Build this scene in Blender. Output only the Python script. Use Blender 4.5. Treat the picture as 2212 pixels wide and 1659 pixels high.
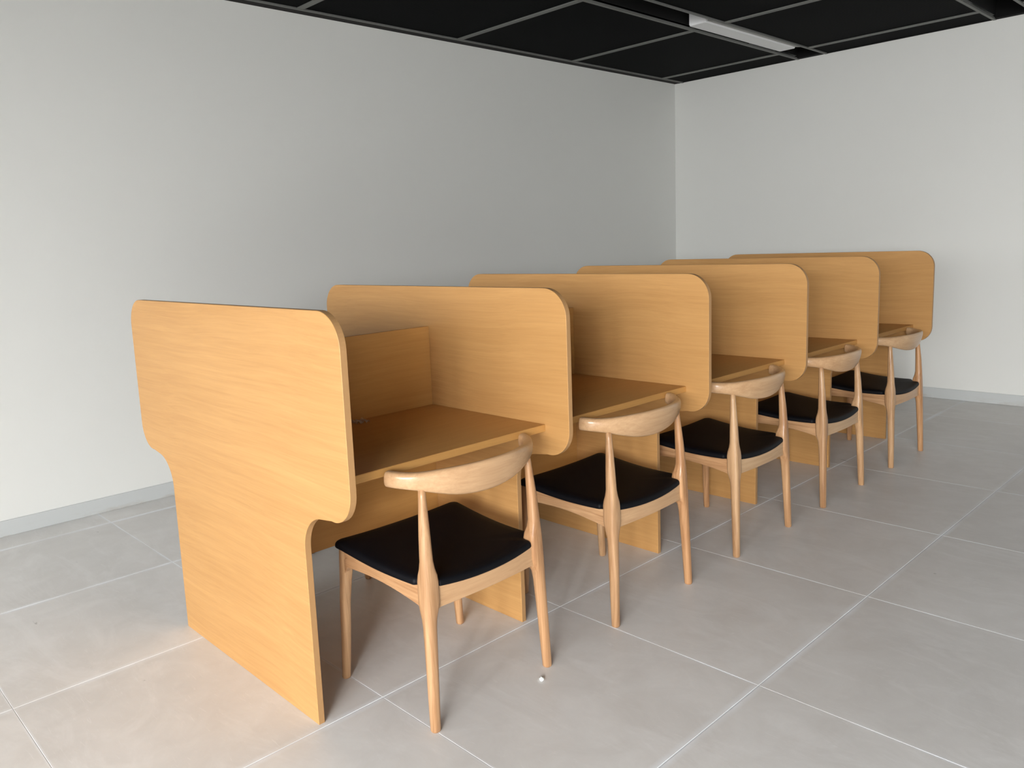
import bpy, bmesh, math, random
from mathutils import Vector, Matrix

sc = bpy.context.scene
C = sc.collection
for o in list(bpy.data.objects):
    bpy.data.objects.remove(o)

# ------------------------------------------------------------------ camera
cam_d = bpy.data.cameras.new('camera')
cam = bpy.data.objects.new('camera', cam_d)
C.objects.link(cam)
sc.camera = cam
F, RX, RY, RZ = 1722.7622, -0.14992283, 0.04130085, 0.81311224
PPX, PPY = 1067.061, 786.662
Rm = Matrix.Rotation(RZ, 3, 'Z') @ Matrix.Rotation(RX, 3, 'X') @ Matrix.Rotation(RY, 3, 'Y')
cx, cy_, cz = Rm.col[0], Rm.col[2], -Rm.col[1]
M = Matrix((cx, cy_, cz)).transposed().to_4x4()
M.translation = Vector((1.66614, -1.05874, 1.34857))
cam.matrix_world = M
cam_d.sensor_fit = 'HORIZONTAL'
cam_d.sensor_width = 36.0
cam_d.lens = F / 2212 * 36.0
cam_d.shift_x = (1106 - PPX) / 2212
cam_d.shift_y = (PPY - 829.5) / 2212
cam_d.clip_start = 0.02

# ------------------------------------------------------------------ world, light, exposure
WX, BY, ZC = -2.8274, 5.7229, 2.7824        # left wall, back wall, ceiling height
FRONT_Y, RIGHT_X = -4.0, 5.0
# glazed openings: wall, from, to, sill, head ('front' runs along x behind the camera, 'right' runs along y)
WINS = [('front', -2.7, -1.0, .08, 2.3), ('front', -.9, .9, .08, 2.3), ('front', 1.0, 2.8, .08, 2.3), ('front', 2.9, 4.8, .08, 2.3), ('right', -3.2, .6, .5, 2.62), ('right', 1.4, 5.2, .5, 2.62)]
LIGHT_W = [110, 60, 340, 1390, 0, 0]
OUT, ZL, HL = .8, 2.1, 2.8
TILT = [50, 50, 50, 50, 30, 30]
w = bpy.data.worlds.new('world')
sc.world = w
w.use_nodes = True
bg = w.node_tree.nodes['Background']
bg.inputs[0].default_value = (.86, .93, 1.0, 1)
bg.inputs[1].default_value = .25
for (side, a, b, z0, z1), pw, tl in zip(WINS, LIGHT_W, TILT):
    if not pw: continue
    ld = bpy.data.lights.new('daylight', 'AREA')
    ld.shape = 'RECTANGLE'; ld.size = b - a; ld.size_y = z1 - z0
    ld.energy = pw; ld.spread = math.radians(155); ld.color = (1.0, 1.0, .995)
    lo = bpy.data.objects.new('daylight', ld); C.objects.link(lo)
    if side == 'front':
        lo.location = ((a + b) / 2, FRONT_Y - OUT, ZL); ld.size_y = HL
        lo.rotation_euler = (math.radians(90 - tl), 0, 0)
    else:
        lo.location = (RIGHT_X + OUT, (a + b) / 2, ZL); ld.size_y = HL
        lo.rotation_euler = (math.radians(90 - tl), 0, math.radians(90))
sc.view_settings.view_transform = 'Standard'
sc.view_settings.look = 'None'
sc.view_settings.gamma = 1.0
sc.view_settings.use_curve_mapping = False
sc.view_settings.exposure = 0.0

# ------------------------------------------------------------------ material helpers
def mat(name):
    m = bpy.data.materials.new(name)
    m.use_nodes = True
    nt = m.node_tree
    return m, nt, nt.nodes['Principled BSDF'], nt.nodes, nt.links

def mix_rgb(N, L, fac, a, b, mode='MIX'):
    n = N.new('ShaderNodeMix'); n.data_type = 'RGBA'; n.blend_type = mode
    for i, v in ((0, fac), (6, a), (7, b)):
        if hasattr(v, 'default_value') or hasattr(v, 'is_linked'):
            L.new(v, n.inputs[i])
        else:
            n.inputs[i].default_value = v if i == 0 else (*v, 1)
    return n.outputs[2]

def noise(N, L, vec, scale, detail=3, rough=.55, dist=0.0):
    n = N.new('ShaderNodeTexNoise')
    n.inputs['Scale'].default_value = scale
    n.inputs['Detail'].default_value = detail
    n.inputs['Roughness'].default_value = rough
    n.inputs['Distortion'].default_value = dist
    if vec is not None: L.new(vec, n.inputs['Vector'])
    return n.outputs['Fac']

def maprange(N, L, v, a, b, c=0.0, d=1.0):
    n = N.new('ShaderNodeMapRange')
    L.new(v, n.inputs[0])
    for i, x in zip((1, 2, 3, 4), (a, b, c, d)): n.inputs[i].default_value = x
    return n.outputs[0]

def mapping(N, L, vec, scale, loc=None):
    n = N.new('ShaderNodeMapping')
    n.inputs['Scale'].default_value = scale
    L.new(vec, n.inputs['Vector'])
    if loc is not None: L.new(loc, n.inputs['Location'])
    return n.outputs[0]

def math_n(N, L, op, a, b=None):
    n = N.new('ShaderNodeMath'); n.operation = op
    for i, v in enumerate((a, b)):
        if v is None: continue
        if isinstance(v, (int, float)): n.inputs[i].default_value = v
        else: L.new(v, n.inputs[i])
    return n.outputs[0]

def bump(N, L, P, h, strength, dist):
    b = N.new('ShaderNodeBump')
    b.inputs['Strength'].default_value = strength
    b.inputs['Distance'].default_value = dist
    L.new(h, b.inputs['Height'])
    L.new(b.outputs[0], P.inputs['Normal'])

def wood(name, axis, dark, light, streak=.5, rough=.42, fine=1.0, coat=0.0, tint=0.0, wavy=.35, spec=.28):
    """grain running along one object axis"""
    m, nt, P, N, L = mat(name)
    tc = N.new('ShaderNodeTexCoord')
    oi = N.new('ShaderNodeObjectInfo')
    rnd = math_n(N, L, 'MULTIPLY', oi.outputs['Random'], 37.0)
    comb = N.new('ShaderNodeCombineXYZ')
    for i in range(3): L.new(rnd, comb.inputs[i])
    # slow sideways wander of the grain
    low = noise(N, L, mapping(N, L, tc.outputs['Object'], (1.5, 1.5, 1.5), comb.outputs[0]), 1.0, 1.0)
    off = N.new('ShaderNodeCombineXYZ')
    sh = math_n(N, L, 'MULTIPLY', math_n(N, L, 'SUBTRACT', low, .5), wavy * .12)
    for i in range(3):
        if i != axis: L.new(sh, off.inputs[i])
    add = N.new('ShaderNodeVectorMath'); add.operation = 'ADD'
    L.new(tc.outputs['Object'], add.inputs[0]); L.new(off.outputs[0], add.inputs[1])
    def sc_(a, b):
        s = [b, b, b]; s[axis] = a
        return s
    v1 = mapping(N, L, add.outputs[0], sc_(.8, 11 * fine), comb.outputs[0])
    v2 = mapping(N, L, add.outputs[0], sc_(5.5, 330 * fine), comb.outputs[0])
    v3 = mapping(N, L, add.outputs[0], sc_(2.2, 85 * fine), comb.outputs[0])
    n1 = noise(N, L, v1, 1.0, 4, .5, .3)
    n2 = noise(N, L, v2, 1.0, 2, .6)
    n3 = noise(N, L, v3, 1.0, 3, .6, .4)
    f = math_n(N, L, 'ADD', math_n(N, L, 'MULTIPLY', n1, .45), math_n(N, L, 'MULTIPLY', n3, .55))
    f = maprange(N, L, f, .5 - .22 / max(streak, .05) * .5, .5 + .22 / max(streak, .05) * .5)
    col = mix_rgb(N, L, f, dark, light)
    pore = maprange(N, L, n2, .30, .46, 1, 0)
    pore = math_n(N, L, 'MULTIPLY', pore, .22 * streak)
    col = mix_rgb(N, L, pore, col, tuple(c * .62 for c in dark))
    fl = math_n(N, L, 'MULTIPLY', maprange(N, L, n2, .60, .74), .22 * streak)
    col = mix_rgb(N, L, fl, col, tuple(min(1, c * 1.22) for c in light))
    if tint:
        t = mix_rgb(N, L, oi.outputs['Random'], (1 + .04 * tint, 1 - .045 * tint, 1 - .13 * tint), (1 - .02 * tint, 1 + .03 * tint, 1 + .06 * tint))
        col = mix_rgb(N, L, 1.0, col, t, 'MULTIPLY')
    L.new(col, P.inputs['Base Color'])
    P.inputs['Roughness'].default_value = rough
    if coat:
        P.inputs['Coat Weight'].default_value = coat
        P.inputs['Coat Roughness'].default_value = .18
    P.inputs['Specular IOR Level'].default_value = spec
    bump(N, L, P, n2, .12, .0006)
    return m

LAM = wood('oak_laminate', 0, (.47, .245, .084), (.585, .325, .121), streak=.55, rough=.45, fine=.8, wavy=.5)
LAM_Y = wood('oak_laminate_lengthwise', 1, (.50, .255, .075), (.58, .315, .102), streak=.5, rough=.42, fine=.8, wavy=.4)
EDGE = wood('oak_panel_edge', 2, (.40, .222, .092), (.45, .255, .11), streak=.25, rough=.5, fine=.8)  # side panel edges, set darker and browner than the faces
ASH_D, ASH_L = (.345, .175, .08), (.60, .365, .195)
ASH_Z = wood('ash_upright', 2, ASH_D, ASH_L, streak=.8, rough=.38, fine=1.0, coat=.25, tint=1.0)
ASH_Y = wood('ash_across', 1, (.47, .275, .14), (.63, .405, .23), streak=.55, rough=.32, fine=1.2, coat=.35, tint=1.0)
ASH_X = wood('ash_fore_and_aft', 0, ASH_D, ASH_L, streak=.6, rough=.38, fine=1.1, coat=.35, tint=1.0)

def leather():
    m, nt, P, N, L = mat('black_leather')
    tc = N.new('ShaderNodeTexCoord')
    P.inputs['Base Color'].default_value = (.003, .0033, .005, 1)
    P.inputs['Roughness'].default_value = .55
    P.inputs['Specular IOR Level'].default_value = .17
    bump(N, L, P, noise(N, L, tc.outputs['Object'], 420, 3), .25, .0006)
    return m
LEATHER = leather()

def paint(name, col, rough=.7, speck=.02, bumpy=.0):
    m, nt, P, N, L = mat(name)
    g = N.new('ShaderNodeNewGeometry')
    n = noise(N, L, g.outputs['Position'], 1.3, 4, .6)
    c = mix_rgb(N, L, n, tuple(x * (1 - speck) for x in col), tuple(x * (1 + speck) for x in col))
    L.new(c, P.inputs['Base Color'])
    P.inputs['Roughness'].default_value = rough
    P.inputs['Specular IOR Level'].default_value = .3
    if bumpy:
        bump(N, L, P, noise(N, L, g.outputs['Position'], 260, 2), bumpy, .001)
    return m
WALL = paint('matt_wall_paint', (.825, .833, .805), .75, .015, .12)
def base_mat():
    m, nt, P, N, L = mat('grey_baseboard')
    g = N.new('ShaderNodeNewGeometry')
    sx = N.new('ShaderNodeSeparateXYZ'); L.new(g.outputs['Position'], sx.inputs[0])
    n = noise(N, L, mapping(N, L, g.outputs['Position'], (3, 3, 14)), 1.0, 5, .65)
    low = maprange(N, L, sx.outputs[2], .0, .045, 1, 0)
    f = math_n(N, L, 'MULTIPLY', maprange(N, L, n, .50, .66), math_n(N, L, 'MULTIPLY', low, .7))
    L.new(mix_rgb(N, L, f, (.60, .625, .625), (.42, .36, .29)), P.inputs['Base Color'])
    P.inputs['Roughness'].default_value = .45
    return m
BASE = base_mat()
GROUT = paint('pale_grout', (.70, .72, .745), .9, .05)
BLACK = paint('black_ceiling_void', (.004, .004, .004), .9)
GAP = paint('black_shadow_gap', (.008, .007, .007), .8)  # near-black, paints the shade of the gap between ceiling and walls
BAR = paint('grey_ceiling_bar', (.16, .165, .155), .5, .1)
LAMPW = paint('lamp_white', (.90, .91, .92), .5)
LAMPG = paint('lamp_side_grey', (.36, .36, .34), .5)
WHITEP = paint('white_plaster_crumb', (.85, .88, .86), .8)
FRAME = paint('window_frame_grey', (.30, .31, .32), .4)

def ceil_panel_mat():
    m, nt, P, N, L = mat('black_mesh_panel')
    g = N.new('ShaderNodeNewGeometry')
    sx = N.new('ShaderNodeSeparateXYZ'); L.new(g.outputs['Position'], sx.inputs[0])
    s = math_n(N, L, 'SINE', math_n(N, L, 'MULTIPLY', math_n(N, L, 'ADD', sx.outputs[0], math_n(N, L, 'MULTIPLY', sx.outputs[1], .02)), 2 * math.pi / .016))
    f = maprange(N, L, s, -1, 1)
    c = mix_rgb(N, L, f, (.0004, .0006, .0008), (.003, .0035, .004))
    L.new(c, P.inputs['Base Color'])
    P.inputs['Roughness'].default_value = .6
    P.inputs['Specular IOR Level'].default_value = .02
    return m
CPANEL = ceil_panel_mat()

TX, TY, TX0, TY0 = .79592, .81179, .56847, -.60147
def tile_mat():
    m, nt, P, N, L = mat('grey_stone_tile')
    tc = N.new('ShaderNodeTexCoord')
    g = N.new('ShaderNodeNewGeometry')
    pos = g.outputs['Position']
    oi = N.new('ShaderNodeObjectInfo')
    big = noise(N, L, pos, 1.1, 5, .6, .4)
    med = noise(N, L, pos, 5.5, 5, .65, .8)
    fin = noise(N, L, pos, 60, 3, .6)
    f = math_n(N, L, 'ADD', math_n(N, L, 'MULTIPLY', big, .55), math_n(N, L, 'MULTIPLY', med, .45))
    f = maprange(N, L, f, .36, .64)
    col = mix_rgb(N, L, f, (.66, .64, .615), (.78, .765, .745))
    t = maprange(N, L, oi.outputs['Random'], 0, 1, .965, 1.035)
    tv = N.new('ShaderNodeCombineXYZ')
    for i in range(3): L.new(t, tv.inputs[i])
    col = mix_rgb(N, L, 1.0, col, tv.outputs[0], 'MULTIPLY')
    # pale dusty smears and hairline scuffs
    sm = noise(N, L, mapping(N, L, pos, (2.2, 5.5, 1)), 1.0, 6, .7, 1.2)
    sm = math_n(N, L, 'MULTIPLY', maprange(N, L, sm, .50, .70), .45)
    col = mix_rgb(N, L, sm, col, (.84, .83, .82))
    hl = noise(N, L, mapping(N, L, pos, (9, 70, 1)), 1.0, 2, .5, 2.5)
    hl = math_n(N, L, 'MULTIPLY', maprange(N, L, hl, .66, .74), .4)
    col = mix_rgb(N, L, hl, col, (.82, .81, .80))
    # few small dark scuffs
    dk = noise(N, L, mapping(N, L, pos, (10, 22, 1)), 1.0, 2, .5, .6)
    dk = math_n(N, L, 'MULTIPLY', maprange(N, L, dk, .765, .80), .45)
    col = mix_rgb(N, L, dk, col, (.16, .15, .13))
    # chalky haze along the joints
    s = N.new('ShaderNodeSeparateXYZ'); L.new(tc.outputs['Object'], s.inputs[0])
    ax = math_n(N, L, 'SUBTRACT', TX / 2, math_n(N, L, 'ABSOLUTE', s.outputs[0]))
    ay = math_n(N, L, 'SUBTRACT', TY / 2, math_n(N, L, 'ABSOLUTE', s.outputs[1]))
    d = math_n(N, L, 'MINIMUM', ax, math_n(N, L, 'MULTIPLY', ay, 2.8))
    d = math_n(N, L, 'ADD', d, math_n(N, L, 'MULTIPLY', math_n(N, L, 'SUBTRACT', fin, .5), .006))
    hz = maprange(N, L, d, .003, .022, 1, 0)
    pt = maprange(N, L, noise(N, L, pos, 3.2, 3, .6), .38, .60, .2, .9)
    hz = math_n(N, L, 'MULTIPLY', hz, pt)
    col = mix_rgb(N, L, hz, col, (.84, .86, .885))
    L.new(col, P.inputs['Base Color'])
    rg = maprange(N, L, med, .3, .7, .34, .52)
    L.new(rg, P.inputs['Roughness'])
    P.inputs['Specular IOR Level'].default_value = .42
    bump(N, L, P, noise(N, L, pos, 180, 3), .05, .0006)
    return m
TILE = tile_mat()

def glass(name, tr=.92):
    m = bpy.data.materials.new(name); m.use_nodes = True
    N, L = m.node_tree.nodes, m.node_tree.links
    N.clear()
    out = N.new('ShaderNodeOutputMaterial'); mx = N.new('ShaderNodeMixShader')
    t = N.new('ShaderNodeBsdfTransparent'); g = N.new('ShaderNodeBsdfGlossy')
    g.inputs['Roughness'].default_value = .05
    mx.inputs[0].default_value = 1 - tr
    L.new(t.outputs[0], mx.inputs[1]); L.new(g.outputs[0], mx.inputs[2]); L.new(mx.outputs[0], out.inputs[0])
    return m
GLASS = glass('window_glass')
FILM, _n, _P, _N, _L = mat('clear_plastic_film')
_P.inputs['Base Color'].default_value = (.75, .76, .78, 1)
_P.inputs['Alpha'].default_value = .45
_P.inputs['Roughness'].default_value = .12

# ------------------------------------------------------------------ object helpers
def obj(name, mesh, materials, parent=None, loc=None, smooth=False):
    if isinstance(mesh, bmesh.types.BMesh):
        bm = mesh
        mesh = bpy.data.meshes.new(name)
        bm.to_mesh(mesh); bm.free()
    if materials is not None:
        for m in (materials if isinstance(materials, (list, tuple)) else [materials]):
            mesh.materials.append(m)
    if smooth:
        for p in mesh.polygons: p.use_smooth = True
    o = bpy.data.objects.new(name, mesh)
    C.objects.link(o)
    if parent is not None: o.parent = parent
    if loc is not None: o.location = loc
    return o

def tag(o, label=None, cat=None, group=None, kind=None):
    if label: o['label'] = label
    if cat: o['category'] = cat
    if group: o['group'] = group
    if kind: o['kind'] = kind
    return o

def empty(name, loc, rz=0):
    o = bpy.data.objects.new(name, None); C.objects.link(o)
    o.location = loc; o.rotation_euler = (0, 0, rz); o.empty_display_size = .1
    return o

def box(x0, x1, y0, y1, z0, z1, bev=0.0, seg=1, bm=None):
    b = bm or bmesh.new()
    r = bmesh.ops.create_cube(b, size=1)
    for v in r['verts']:
        v.co = Vector((x0 + (v.co.x + .5) * (x1 - x0), y0 + (v.co.y + .5) * (y1 - y0), z0 + (v.co.z + .5) * (z1 - z0)))
    if bev:
        es = {e for v in r['verts'] for e in v.link_edges}
        bmesh.ops.bevel(b, geom=list(es), offset=bev, segments=seg, affect='EDGES', profile=.7)
    return b

def catmull(pts, n):
    """resample a list of tuples with a Catmull-Rom spline, n steps per span"""
    out = []
    P_ = [pts[0]] + list(pts) + [pts[-1]]
    for i in range(1, len(P_) - 2):
        p0, p1, p2, p3 = P_[i - 1], P_[i], P_[i + 1], P_[i + 2]
        for k in range(n):
            t = k / n
            out.append(tuple(.5 * ((2 * b) + (c - a) * t + (2 * a - 5 * b + 4 * c - d) * t * t + (-a + 3 * b - 3 * c + d) * t ** 3)
                             for a, b, c, d in zip(p0, p1, p2, p3)))
    out.append(tuple(pts[-1]))
    return out

def loft(rings, cap=True):
    bm = bmesh.new()
    vs = [[bm.verts.new(p) for p in r] for r in rings]
    n = len(rings[0])
    for a, b in zip(vs, vs[1:]):
        for i in range(n):
            bm.faces.new((a[i], a[(i + 1) % n], b[(i + 1) % n], b[i]))
    if cap:
        bm.faces.new(list(reversed(vs[0]))); bm.faces.new(vs[-1])
    bmesh.ops.recalc_face_normals(bm, faces=bm.faces)
    return bm

def sup_ring(c, u, v, a, b, p, n=20):
    r = []
    for i in range(n):
        t = 2 * math.pi * i / n
        ct, st = math.cos(t), math.sin(t)
        r.append(Vector(c) + Vector(u) * (a * math.copysign(abs(ct) ** (2 / p), ct)) + Vector(v) * (b * math.copysign(abs(st) ** (2 / p), st)))
    return r

# ================================================================== SETTING
# floor slab (the grout bed) with its tiles
fl = obj('floor', box(WX - .1, RIGHT_X + .1, FRONT_Y - .1, BY + .1, -.08, -.0012), GROUT)
tag(fl, 'grey stone tile floor with chalky pale joints', None, None, 'structure')
full = None
GAPW = .0035
i0, i1 = math.floor((WX - TX0) / TX), math.ceil((RIGHT_X - TX0) / TX)
j0, j1 = math.floor((FRONT_Y - TY0) / TY), math.ceil((BY - TY0) / TY)
for i in range(i0, i1):
    for j in range(j0, j1):
        mx_, my_ = TX0 + (i + .5) * TX, TY0 + (j + .5) * TY
        hx, hy = TX / 2 - GAPW / 2, TY / 2 - GAPW / 6
        x0, x1 = max(-hx, WX + .001 - mx_), min(hx, RIGHT_X - .001 - mx_)
        y0, y1 = max(-hy, FRONT_Y + .001 - my_), min(hy, BY - .001 - my_)
        if x1 - x0 < .01 or y1 - y0 < .01: continue
        whole = (x1 - x0 > 2 * hx - 1e-6) and (y1 - y0 > 2 * hy - 1e-6)
        if whole and full:
            o = bpy.data.objects.new('tile', full); C.objects.link(o); o.parent = fl
        else:
            o = obj('tile', box(x0, x1, y0, y1, -.010, 0, .0008), TILE, fl)
            if whole: full = o.data
        o.location = (mx_, my_, 0)

def slab(name, b, m, label):
    o = obj(name, b, m); tag(o, label, None, None, 'structure'); return o
slab('wall_left', box(WX - .12, WX, FRONT_Y - .12, BY + .12, -.08, ZC + .3), WALL, 'plain off-white wall along the left of the room')
slab('wall_back', box(WX, RIGHT_X, BY, BY + .12, -.08, ZC + .3), WALL, 'plain off-white wall at the far end of the room')
def holed_wall(name, side, label):
    ws = [q for q in WINS if q[0] == side]
    z0, z1 = ws[0][3:]
    lo_, hi_ = (WX, RIGHT_X) if side == 'front' else (FRONT_Y - .12, BY + .12)
    bm = bmesh.new()
    cuts = [lo_] + [v for q in ws for v in q[1:3]] + [hi_]
    rr = [(lo_, hi_, -.08, z0), (lo_, hi_, z1, ZC + .3)] + [(cuts[i], cuts[i + 1], z0, z1) for i in range(0, len(cuts), 2)]
    for r in rr:
        if side == 'front': box(r[0], r[1], FRONT_Y - .12, FRONT_Y, r[2], r[3], bm=bm)
        else: box(RIGHT_X, RIGHT_X + .12, r[0], r[1], r[2], r[3], bm=bm)
    slab(name, bm, WALL, label)
holed_wall('wall_front', 'front', 'off-white wall behind the camera with four tall window openings')
holed_wall('wall_right', 'right', 'off-white wall out of view to the right with two window openings')
for q, (side, x0, x1, z0, z1) in enumerate(WINS):
    def wbox(a, b, d0, d1, c, d, bm=None):
        return box(a, b, FRONT_Y - d1, FRONT_Y - d0, c, d, bm=bm) if side == 'front' else box(RIGHT_X + d0, RIGHT_X + d1, a, b, c, d, bm=bm)
    wb = bmesh.new()
    t = .04
    for r in ((x0, x1, z0, z0 + t), (x0, x1, z1 - t, z1), (x0, x0 + t, z0, z1), (x1 - t, x1, z0, z1)):
        wbox(r[0], r[1], .03, .09, r[2], r[3], wb)
    win = obj('window_%d' % (q + 1), wb, FRAME)
    tag(win, 'grey framed window %s' % (('behind the camera, leftmost of four', 'behind the camera, second from the left', 'behind the camera, third from the left', 'behind the camera, rightmost of four', 'in the right wall, nearer the camera', 'in the right wall, nearer the far end')[q]), None, None, 'structure')
    for k in range(3):
        a, b_ = x0 + (x1 - x0) * k / 3, x0 + (x1 - x0) * (k + 1) / 3
        obj('pane', wbox(a + .02, b_ - .02, .057, .063, z0 + t, z1 - t), GLASS, win)
        if k: obj('mullion', wbox(a - .02, a + .02, .03, .09, z0 + t, z1 - t), FRAME, win)
# baseboards
BH = .0807
o = obj('baseboard_left', box(WX, WX + .009, FRONT_Y, BY, 0, BH, .0012), BASE); tag(o, 'low grey baseboard at the foot of the left wall', None, None, 'structure')
o = obj('baseboard_back', box(WX + .009, RIGHT_X, BY - .009, BY, 0, BH, .0012), BASE); tag(o, 'low grey baseboard at the foot of the far wall', None, None, 'structure')

# ceiling: black void above, mesh panels in a grid of grey bars, dark slots for the lamps
ce = slab('ceiling', box(WX, RIGHT_X, FRONT_Y, BY, ZC + .22, ZC + .3), BLACK, 'black suspended ceiling of mesh panels in grey bars')
PY = [BY - .36 - 1.2585 * k for k in range(0, 8)]   # bar lines across the room
PY = [y for y in (5.385, 4.125, 2.895, 1.625, .365, -.895, -2.155, -3.415, -4.675, -5.935) if y > FRONT_Y]
LX = []                                            # (x start, x end) of every panel row
xa = WX + .088
xb = -1.605
rows = [(xa, xb)]
xs = -1.365
while xs < RIGHT_X - .1:
    rows.append((xs, min(xs + 1.215, RIGHT_X - .03)))
    xs += 1.455
ys = [BY - .004] + PY + [FRONT_Y]
BW = .042
for (a, b_) in rows:
    for k in range(len(ys) - 1):
        y1_, y0_ = ys[k], ys[k + 1]
        if y1_ - y0_ < .05: continue
        ya = y0_ + BW / 2; yb = y1_ - (BW / 2 if k else .012)
        obj('ceiling_panel', box(a + .012, b_ - .012, ya, yb, ZC + .004, ZC + .022), CPANEL, ce)
    for y in PY:
        obj('ceiling_bar', box(a + .012, b_ - .012, y - BW / 2, y + BW / 2, ZC - .003, ZC + .03), BAR, ce)
    for x in (a, b_):
        obj('ceiling_bar', box(x - .010, x + .010, FRONT_Y + .01, BY - .002, ZC - .004, ZC + .010), BAR, ce)
obj('shadow_gap_strip', box(WX + .0005, WX + .072, FRONT_Y, BY, ZC, ZC + .2), GAP, ce)  # solid black strip standing in for the shade in the wall gap
for (a, b_), (c, d) in zip(rows, rows[1:]):
    obj('slot_back', box(b_ + .013, c - .013, FRONT_Y, BY, ZC + .13, ZC + .15), BLACK, ce)
    obj('slot_side', box(b_ + .0125, b_ + .016, FRONT_Y, BY, ZC + .02, ZC + .13), BLACK, ce)
    obj('slot_side', box(c - .016, c - .0125, FRONT_Y, BY, ZC + .02, ZC + .13), BLACK, ce)
    obj('slot_back', box(b_ + .013, c - .013, BY - .05, BY - .002, ZC, ZC + .13), BLACK, ce)
obj('shadow_gap_strip', box(WX + .04, RIGHT_X, BY - .012, BY - .0005, ZC - .001, ZC + .03), GAP, ce)

# ================================================================== CEILING LIGHT
la = empty('ceiling_light', (-1.485, 4.66, ZC + .13))
tag(la, 'unlit white linear light set in the black ceiling slot near the far wall', 'ceiling light')
ly0, ly1 = -.66, .655
prof = [(-.078, -.128), (-.085, -.116), (-.085, 0), (.052, 0), (.052, -.116), (.045, -.128)]
rings = [[(px, y, pz) for px, pz in prof] for y in (ly0, ly0 + .006, ly1 - .006, ly1)]
rings[0] = [(px * .96, ly0, pz * .985) for px, pz in prof]; rings[-1] = [(px * .96, ly1, pz * .985) for px, pz in prof]
obj('diffuser', loft(rings), LAMPW, la)
fb = bmesh.new()
q = [fb.verts.new(p) for p in ((.053, ly0 + .02, -.118), (.103, ly0 + .02, -.128), (.103, ly1, -.128), (.053, ly1, -.118), (.053, ly0 + .02, -.10), (.103, ly0 + .02, -.10), (.103, ly1, -.10), (.053, ly1, -.10))]
for f in ((0, 3, 2, 1), (4, 5, 6, 7), (0, 1, 5, 4), (2, 3, 7, 6), (1, 2, 6, 5), (0, 4, 7, 3)): fb.faces.new([q[i] for i in f])
obj('side_flange', fb, LAMPG, la)

# ================================================================== STUDY CARRELS
S, T, H, W_, D0 = .83903, .0205, 1.2, 1.4, .2475
def arc(cx, cz, r, a0, a1, n=12, rz=None):
    return [(cx + r * math.cos(math.radians(a0 + (a1 - a0) * k / n)), cz + (rz or r) * math.sin(math.radians(a0 + (a1 - a0) * k / n))) for k in range(n + 1)]
half = []                                         # right half, from the floor up; x relative to right edge
half += [(-D0, 0.0)]
half += arc(-D0 + .108, .531, .108, 180, 96, 14, .108)          # concave shoulder of the leg
half += arc(-.088, .7375, .088, -96, 0, 14, .092)              # rounded lower corner of the screen
half += arc(-.096, H - .096, .096, 0, 90, 14)                    # top corner
left = [(-W_ - x, z) for x, z in reversed(half)]
outline = half + left
def side_panel_mesh():
    bm = bmesh.new()
    f = [bm.verts.new((x + .7, 0, z)) for x, z in outline]
    b = [bm.verts.new((x + .7, T, z)) for x, z in outline]
    n = len(f)
    ff = bm.faces.new(f); fb = bm.faces.new(list(reversed(b)))
    side = []
    for i in range(n):
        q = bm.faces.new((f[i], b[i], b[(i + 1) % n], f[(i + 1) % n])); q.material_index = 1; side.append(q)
    bmesh.ops.recalc_face_normals(bm, faces=bm.faces)
    rim = [e for e in bm.edges if len({ff, fb} & set(e.link_faces)) == 1]
    bmesh.ops.bevel(bm, geom=rim, offset=.0012, segments=1, affect='EDGES')
    return bm
ca = empty('study_carrel', (-.7, 0, 0))
tag(ca, 'long row of joined oak-look study carrels with rounded privacy screens', 'desk')
mesh0 = None
for k in range(6):
    if mesh0 is None:
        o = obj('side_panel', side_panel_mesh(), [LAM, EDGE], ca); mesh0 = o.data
    else:
        o = bpy.data.objects.new('side_panel', mesh0); C.objects.link(o); o.parent = ca
    o.location = (0, k * S, 0)
mid, desk = None, {}
for k in range(5):
    y0, y1 = T + .0004, S - .0004
    if mid is None:
        o = obj('divider_panel', box(-.009, .009, y0, y1, .318, 1.049, .001), LAM_Y, ca); mid = o.data
    else:
        o = bpy.data.objects.new('divider_panel', mid); C.objects.link(o); o.parent = ca
    o.location = (0, k * S, 0)
    for s in (1, -1):
        if s not in desk:
            a, b_ = sorted((s * .0095, s * .5965))
            o = obj('desktop', box(a, b_, y0, y1, .724, .748, .0012), LAM_Y, ca); desk[s] = o.data
        else:
            o = bpy.data.objects.new('desktop', desk[s]); C.objects.link(o); o.parent = ca
        o.location = (0, k * S, 0)

# ================================================================== CHAIRS
# chair axes: x to the back of the chair (the sitter faces -x), y across, z up
def rear_leg(s):
    st = [  # z, x, y, half size, extra towards the rails, power
        (0.000, .2190, .234, .0130, 0, 2.3), (.004, .2190, .234, .0145, 0, 2.3), (.10, .2150, .231, .0158, 0, 2.3),
        (.22, .2100, .2265, .0174, 0, 2.3), (.300, .2060, .2235, .0184, .000, 2.4), (.325, .2050, .2230, .0188, .002, 2.6),
        (.350, .2040, .2220, .0190, .009, 3.2), (.370, .2030, .2210, .0190, .0125, 4.0), (.430, .2005, .2195, .0188, .0125, 4.0),
        (.448, .1998, .2190, .0186, .010, 3.6), (.468, .1990, .2185, .0182, .004, 2.8), (.490, .1980, .2180, .0178, .001, 2.3),
        (.560, .1940, .2160, .0162, 0, 2.2), (.620, .1900, .2135, .0138, 0, 2.0), (.665, .1870, .2115, .0114, 0, 2.0),
        (.705, .1845, .2095, .0100, 0, 2.0)]
    rings = [sup_ring((x - e / 2, s * (y - e / 2), z), (1, 0, 0), (0, 1, 0), a + e / 2, a + e / 2, p) for z, x, y, a, e, p in st]
    return loft(rings)
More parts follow.
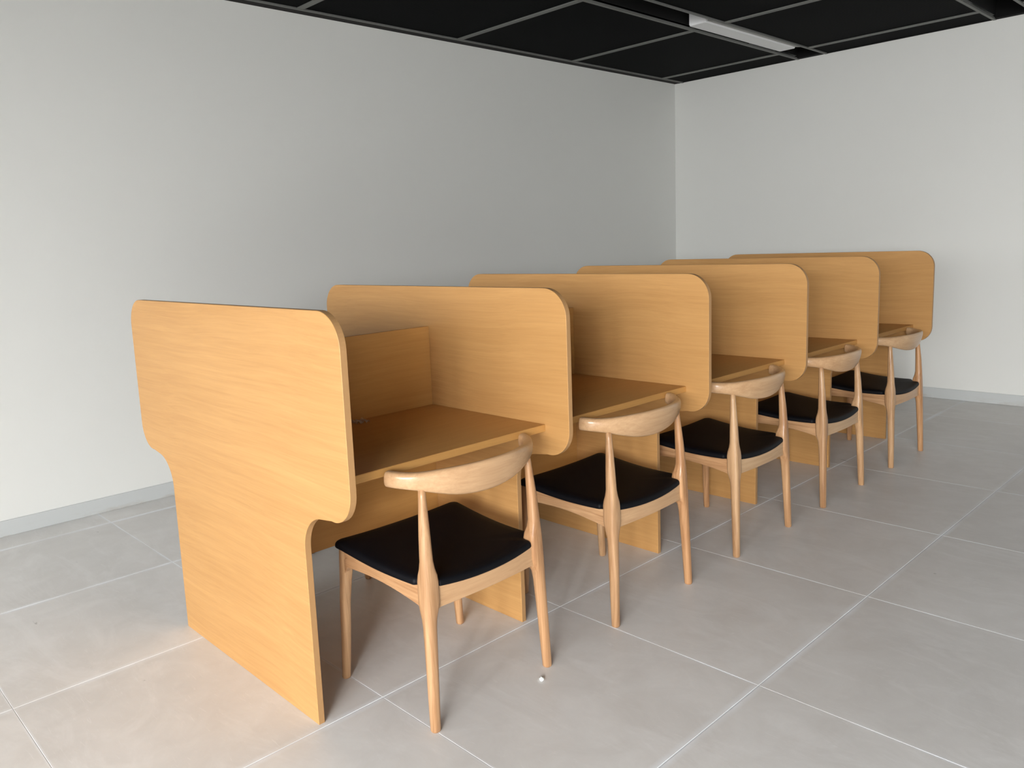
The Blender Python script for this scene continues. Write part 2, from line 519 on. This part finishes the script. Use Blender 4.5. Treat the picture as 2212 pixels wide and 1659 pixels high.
def front_leg(s):
    st = [(0.0, -.212, .243, .0120, .0120, 2.2), (.004, -.212, .243, .0135, .0135, 2.2), (.12, -.211, .235, .0148, .0148, 2.3),
          (.25, -.209, .230, .0165, .0160, 2.6), (.32, -.207, .224, .0178, .0165, 3.2), (.355, -.2055, .221, .0190, .0170, 4.0), (.436, -.203, .2165, .0200, .0175, 4.5)]
    rings = [sup_ring((x, s * y, z), (1, 0, 0), (0, 1, 0), a, b, p) for z, x, y, a, b, p in st]
    return loft(rings)
def board(path, th, top, bot, n=24, axis='u', ledge=0.0):
    """a board along path(t) -> (x,y); thickness th sideways; top(t), bot(t) heights"""
    rings = []
    for k in range(n + 1):
        t = k / n
        x, y = path(t); x2, y2 = path(min(1, t + .01)); x1_, y1_ = path(max(0, t - .01))
        d = Vector((x2 - x1_, y2 - y1_, 0)).normalized(); nn = Vector((-d.y, d.x, 0))
        zt, zb = top(t), bot(t); r = .0015; h = th / 2
        zm = zb + (zt - zb) * .56
        c = Vector((x, y, 0))
        ring = [(-h + r, zb), (h - r, zb), (h, zb + r)]
        if ledge: ring += [(h, zm - .001), (h - ledge, zm + .002)]
        ring += [(h - (ledge or 0), zt - r), (h - (ledge or 0) - r, zt), (-h + r, zt), (-h, zt - r), (-h, zb + r)]
        rings.append([c + nn * u + Vector((0, 0, z)) for u, z in ring])
    return loft(rings)
def fil(t, L_, r):       # quarter-round fillet where a rail meets a leg
    d = min(t, 1 - t) * L_
    return -r * (1 - math.sqrt(max(0, 1 - (1 - min(d, r) / r) ** 2))) if d < r else 0
def apron_side(s):
    path = lambda t: (-.190 + t * .375, s * (.226 - .010 * t))
    top = lambda t: .4335 - .0195 * t - .010 * math.sin(math.pi * t)
    bot = lambda t: .375 - .026 * t + .014 * math.sin(math.pi * t) + fil(t, .385, .022)
    if s < 0:   # the outside face is the one on the right of travel; mirror by reversing travel
        p2 = lambda t: path(1 - t); return board(p2, .020, lambda t: top(1 - t), lambda t: bot(1 - t), ledge=.0022)
    return board(path, .020, top, bot, ledge=.0022)
def apron_rear():
    path = lambda t: (.200 + .010 * math.sin(math.pi * t), -.200 + .400 * t)
    return board(path, .020, lambda t: .414 - .016 * math.sin(math.pi * t), lambda t: .349 + .001 * math.sin(math.pi * t) + fil(t, .392, .006))
def apron_front():
    path = lambda t: (-.206, -.208 + .416 * t)
    return board(path, .020, lambda t: .434 - .008 * math.sin(math.pi * t), lambda t: .378 + .012 * math.sin(math.pi * t) + fil(t, .416, .022))

RAIL = [  # y, x, z, half height, half thickness, lean (how far the top tips backwards, rad), power
    (.2675, .111, .7225, .0225, .0150, .00, 2.8), (.2650, .119, .7220, .0230, .0160, .00, 2.8), (.2560, .139, .7205, .0232, .0168, .02, 2.7),
    (.2390, .161, .7180, .0240, .0168, .05, 2.6), (.2100, .186, .7145, .0275, .0162, .12, 2.6), (.1650, .210, .7090, .0360, .0148, .20, 2.7),
    (.1100, .228, .7030, .0445, .0134, .25, 2.8), (.0550, .237, .6995, .0490, .0125, .27, 2.8), (0, .240, .6985, .0505, .0120, .27, 2.8)]
def rail():
    pts = RAIL + [(-r[0], *r[1:]) for r in reversed(RAIL[:-1])]
    sm = catmull(pts, 5)
    rings = []
    for i, q in enumerate(sm):
        a, b = sm[max(0, i - 1)], sm[min(len(sm) - 1, i + 1)]
        d = Vector((b[1] - a[1], b[0] - a[0], b[2] - a[2])).normalized()
        out = Vector((0, 0, 1)).cross(d).normalized()      # sideways, horizontal
        if out.x < 0 and abs(out.x) > .2: out = -out
        if i and out.dot(prev) < 0: out = -out
        prev = out
        up = d.cross(out).normalized()
        if up.z < 0: up = -up
        ln = q[5]
        u = (up * math.cos(ln) + out * math.sin(ln)); v = (out * math.cos(ln) - up * math.sin(ln))
        rings.append((Vector((q[1], q[0], q[2])), u, v, q[3], q[4], q[6], d))
    R = []
    c, u, v, a, b, p, d = rings[0]
    for k, e in ((.70, -.0030), (.93, -.0022)): R.append(sup_ring(c + d * e, u, v, a * k, b * k, p, 28))
    for c, u, v, a, b, p, d in rings: R.append(sup_ring(c, u, v, a, b, p, 28))
    c, u, v, a, b, p, d = rings[-1]
    for k, e in ((.93, .0022), (.70, .0030)): R.append(sup_ring(c + d * e, u, v, a * k, b * k, p, 28))
    return loft(R)

def cushion():
    # plan outline, counter-clockwise, with the rear corners cut back around the legs
    def rc(p0, p1, p2, r, n=6):
        a = (Vector(p0) - Vector(p1)).normalized(); b = (Vector(p2) - Vector(p1)).normalized()
        s_, e_ = Vector(p1) + a * r, Vector(p1) + b * r
        return [tuple((1 - t) ** 2 * s_ + 2 * t * (1 - t) * Vector(p1) + t * t * e_) for t in [k / n for k in range(n + 1)]]
    P = [(-.222, -.253), (.158, -.236), (.180, -.194), (.213, -.188), (.236, 0), (.213, .188), (.180, .194), (.158, .236), (-.222, .253), (-.229, 0)]
    rad = [.022, .006, .004, .006, .16, .006, .004, .006, .022, .18]
    n = len(P); raw = []
    for i in range(n): raw += rc(P[i - 1], P[i], P[(i + 1) % n], rad[i])
    # bow the sides outward slightly while resampling densely
    out = []
    for i in range(len(raw)):
        a, b = Vector(raw[i]), Vector(raw[(i + 1) % len(raw)])
        m = max(1, int((b - a).length / .02))
        for k in range(m): out.append(a + (b - a) * (k / m))
    def base(x, y):                       # underside follows the rails
        t = min(1, max(0, (x + .19) / .385)); yy = min(1, abs(y) / .22)
        side = .4335 - .0195 * t - .010 * math.sin(math.pi * t)
        midz = (.426 * (1 - t) + .399 * t) - .004 * math.sin(math.pi * t)
        return midz + (side - midz) * yy ** 2.2
    rings = []
    for k, dz in ((.93, .0), (.994, .001), (1.0, .004), (1.0, .009), (.995, .0145), (.984, .0190), (.965, .0222), (.93, .0248), (.82, .0280), (.6, .0295), (.35, .0295), (.1, .029)):
        r = []
        for p in out:
            q = Vector((p.x * k + (1 - k) * .0, p.y * k))
            if k < 1: q = Vector((.005 + (p.x - .005) * k, p.y * k))
            r.append(Vector((q.x, q.y, base(q.x, q.y) + .001 + dz)))
        rings.append(r)
    return loft(rings)

ORG = .2          # the chair's origin sits 0.2 m in front of the rear feet
def make_chair():
    r = empty('chair', (0, 0, 0))
    for s in (-1, 1):
        obj('leg', rear_leg(s), ASH_Z, r, smooth=True)
    for s in (-1, 1):
        obj('leg', front_leg(s), ASH_Z, r, smooth=True)
    for s in (-1, 1):
        obj('side_rail', apron_side(s), ASH_X, r)
    obj('rear_rail', apron_rear(), ASH_Y, r)
    obj('front_rail', apron_front(), ASH_Y, r)
    obj('backrest', rail(), ASH_Y, r, smooth=True)
    obj('seat', cushion(), LEATHER, r, smooth=True)
    return r
def copy_tree(o):
    c = o.copy(); C.objects.link(c)
    for ch in list(o.children):
        d = ch.copy(); C.objects.link(d); d.parent = c
    return c
proto = make_chair()
spots = [
    (.020, .447, .008, 'ash chair with black leather seat, nearest of the row, at the first desk'),
    (.016, 1.272, .012, 'ash chair with black leather seat, second nearest, at the second desk'),
    (.017, 2.098, .005, 'ash chair with black leather seat, middle one of the five along the carrels'),
    (.020, 2.919, .008, 'ash chair with black leather seat, second from the far end of the row'),
    (.018, 3.800, .000, 'ash chair with black leather seat, farthest of the row, beside the far white wall'),
    (-1.428, .452, math.pi, 'ash chair behind the carrels, only its foot seen under the first desk'),
]
for k, (x, y, a, lab) in enumerate(spots):
    o = proto if k == 0 else copy_tree(proto)
    ca_, sa_ = math.cos(a), math.sin(a)
    o.location = (x - .219 * ca_, y - .219 * sa_, 0)
    o.rotation_euler = (0, 0, a)
    tag(o, lab, 'chair', 'ash armchairs with curved backs at the carrels')

# ================================================================== SMALL THINGS
rnd = random.Random(4)
def crumb(name, m, cx, cy, z, sx, sy, sz, seed, sub=2):
    r = random.Random(seed)
    bm = bmesh.new(); bmesh.ops.create_icosphere(bm, subdivisions=sub, radius=1)
    for v in bm.verts:
        v.co *= r.uniform(.7, 1.15)
        v.co = Vector((v.co.x * sx, v.co.y * sy, max(0, (v.co.z + .55)) * sz))
    return obj(name, bm, m, None, (cx, cy, z))
o = crumb('plaster_crumb', WHITEP, .065, .604, 0, .0085, .0075, .007, 3)
tag(o, 'tiny white crumb of plaster on the floor tile behind the nearest chair', 'debris')
bm = bmesh.new()
r = random.Random(8)
g = [[bm.verts.new(((i - 3) * .009, (j - 3) * .008, .001 + max(0, r.uniform(-.002, .010)))) for j in range(7)] for i in range(7)]
for i in range(6):
    for j in range(6): bm.faces.new((g[i][j], g[i + 1][j], g[i + 1][j + 1], g[i][j + 1]))
bmesh.ops.solidify(bm, geom=list(bm.faces), thickness=.0006)
o = obj('plastic_scrap', bm, FILM, None, (-.648, .475, .7485))
tag(o, 'small crumpled scrap of clear plastic at the back of the first desk', 'debris')
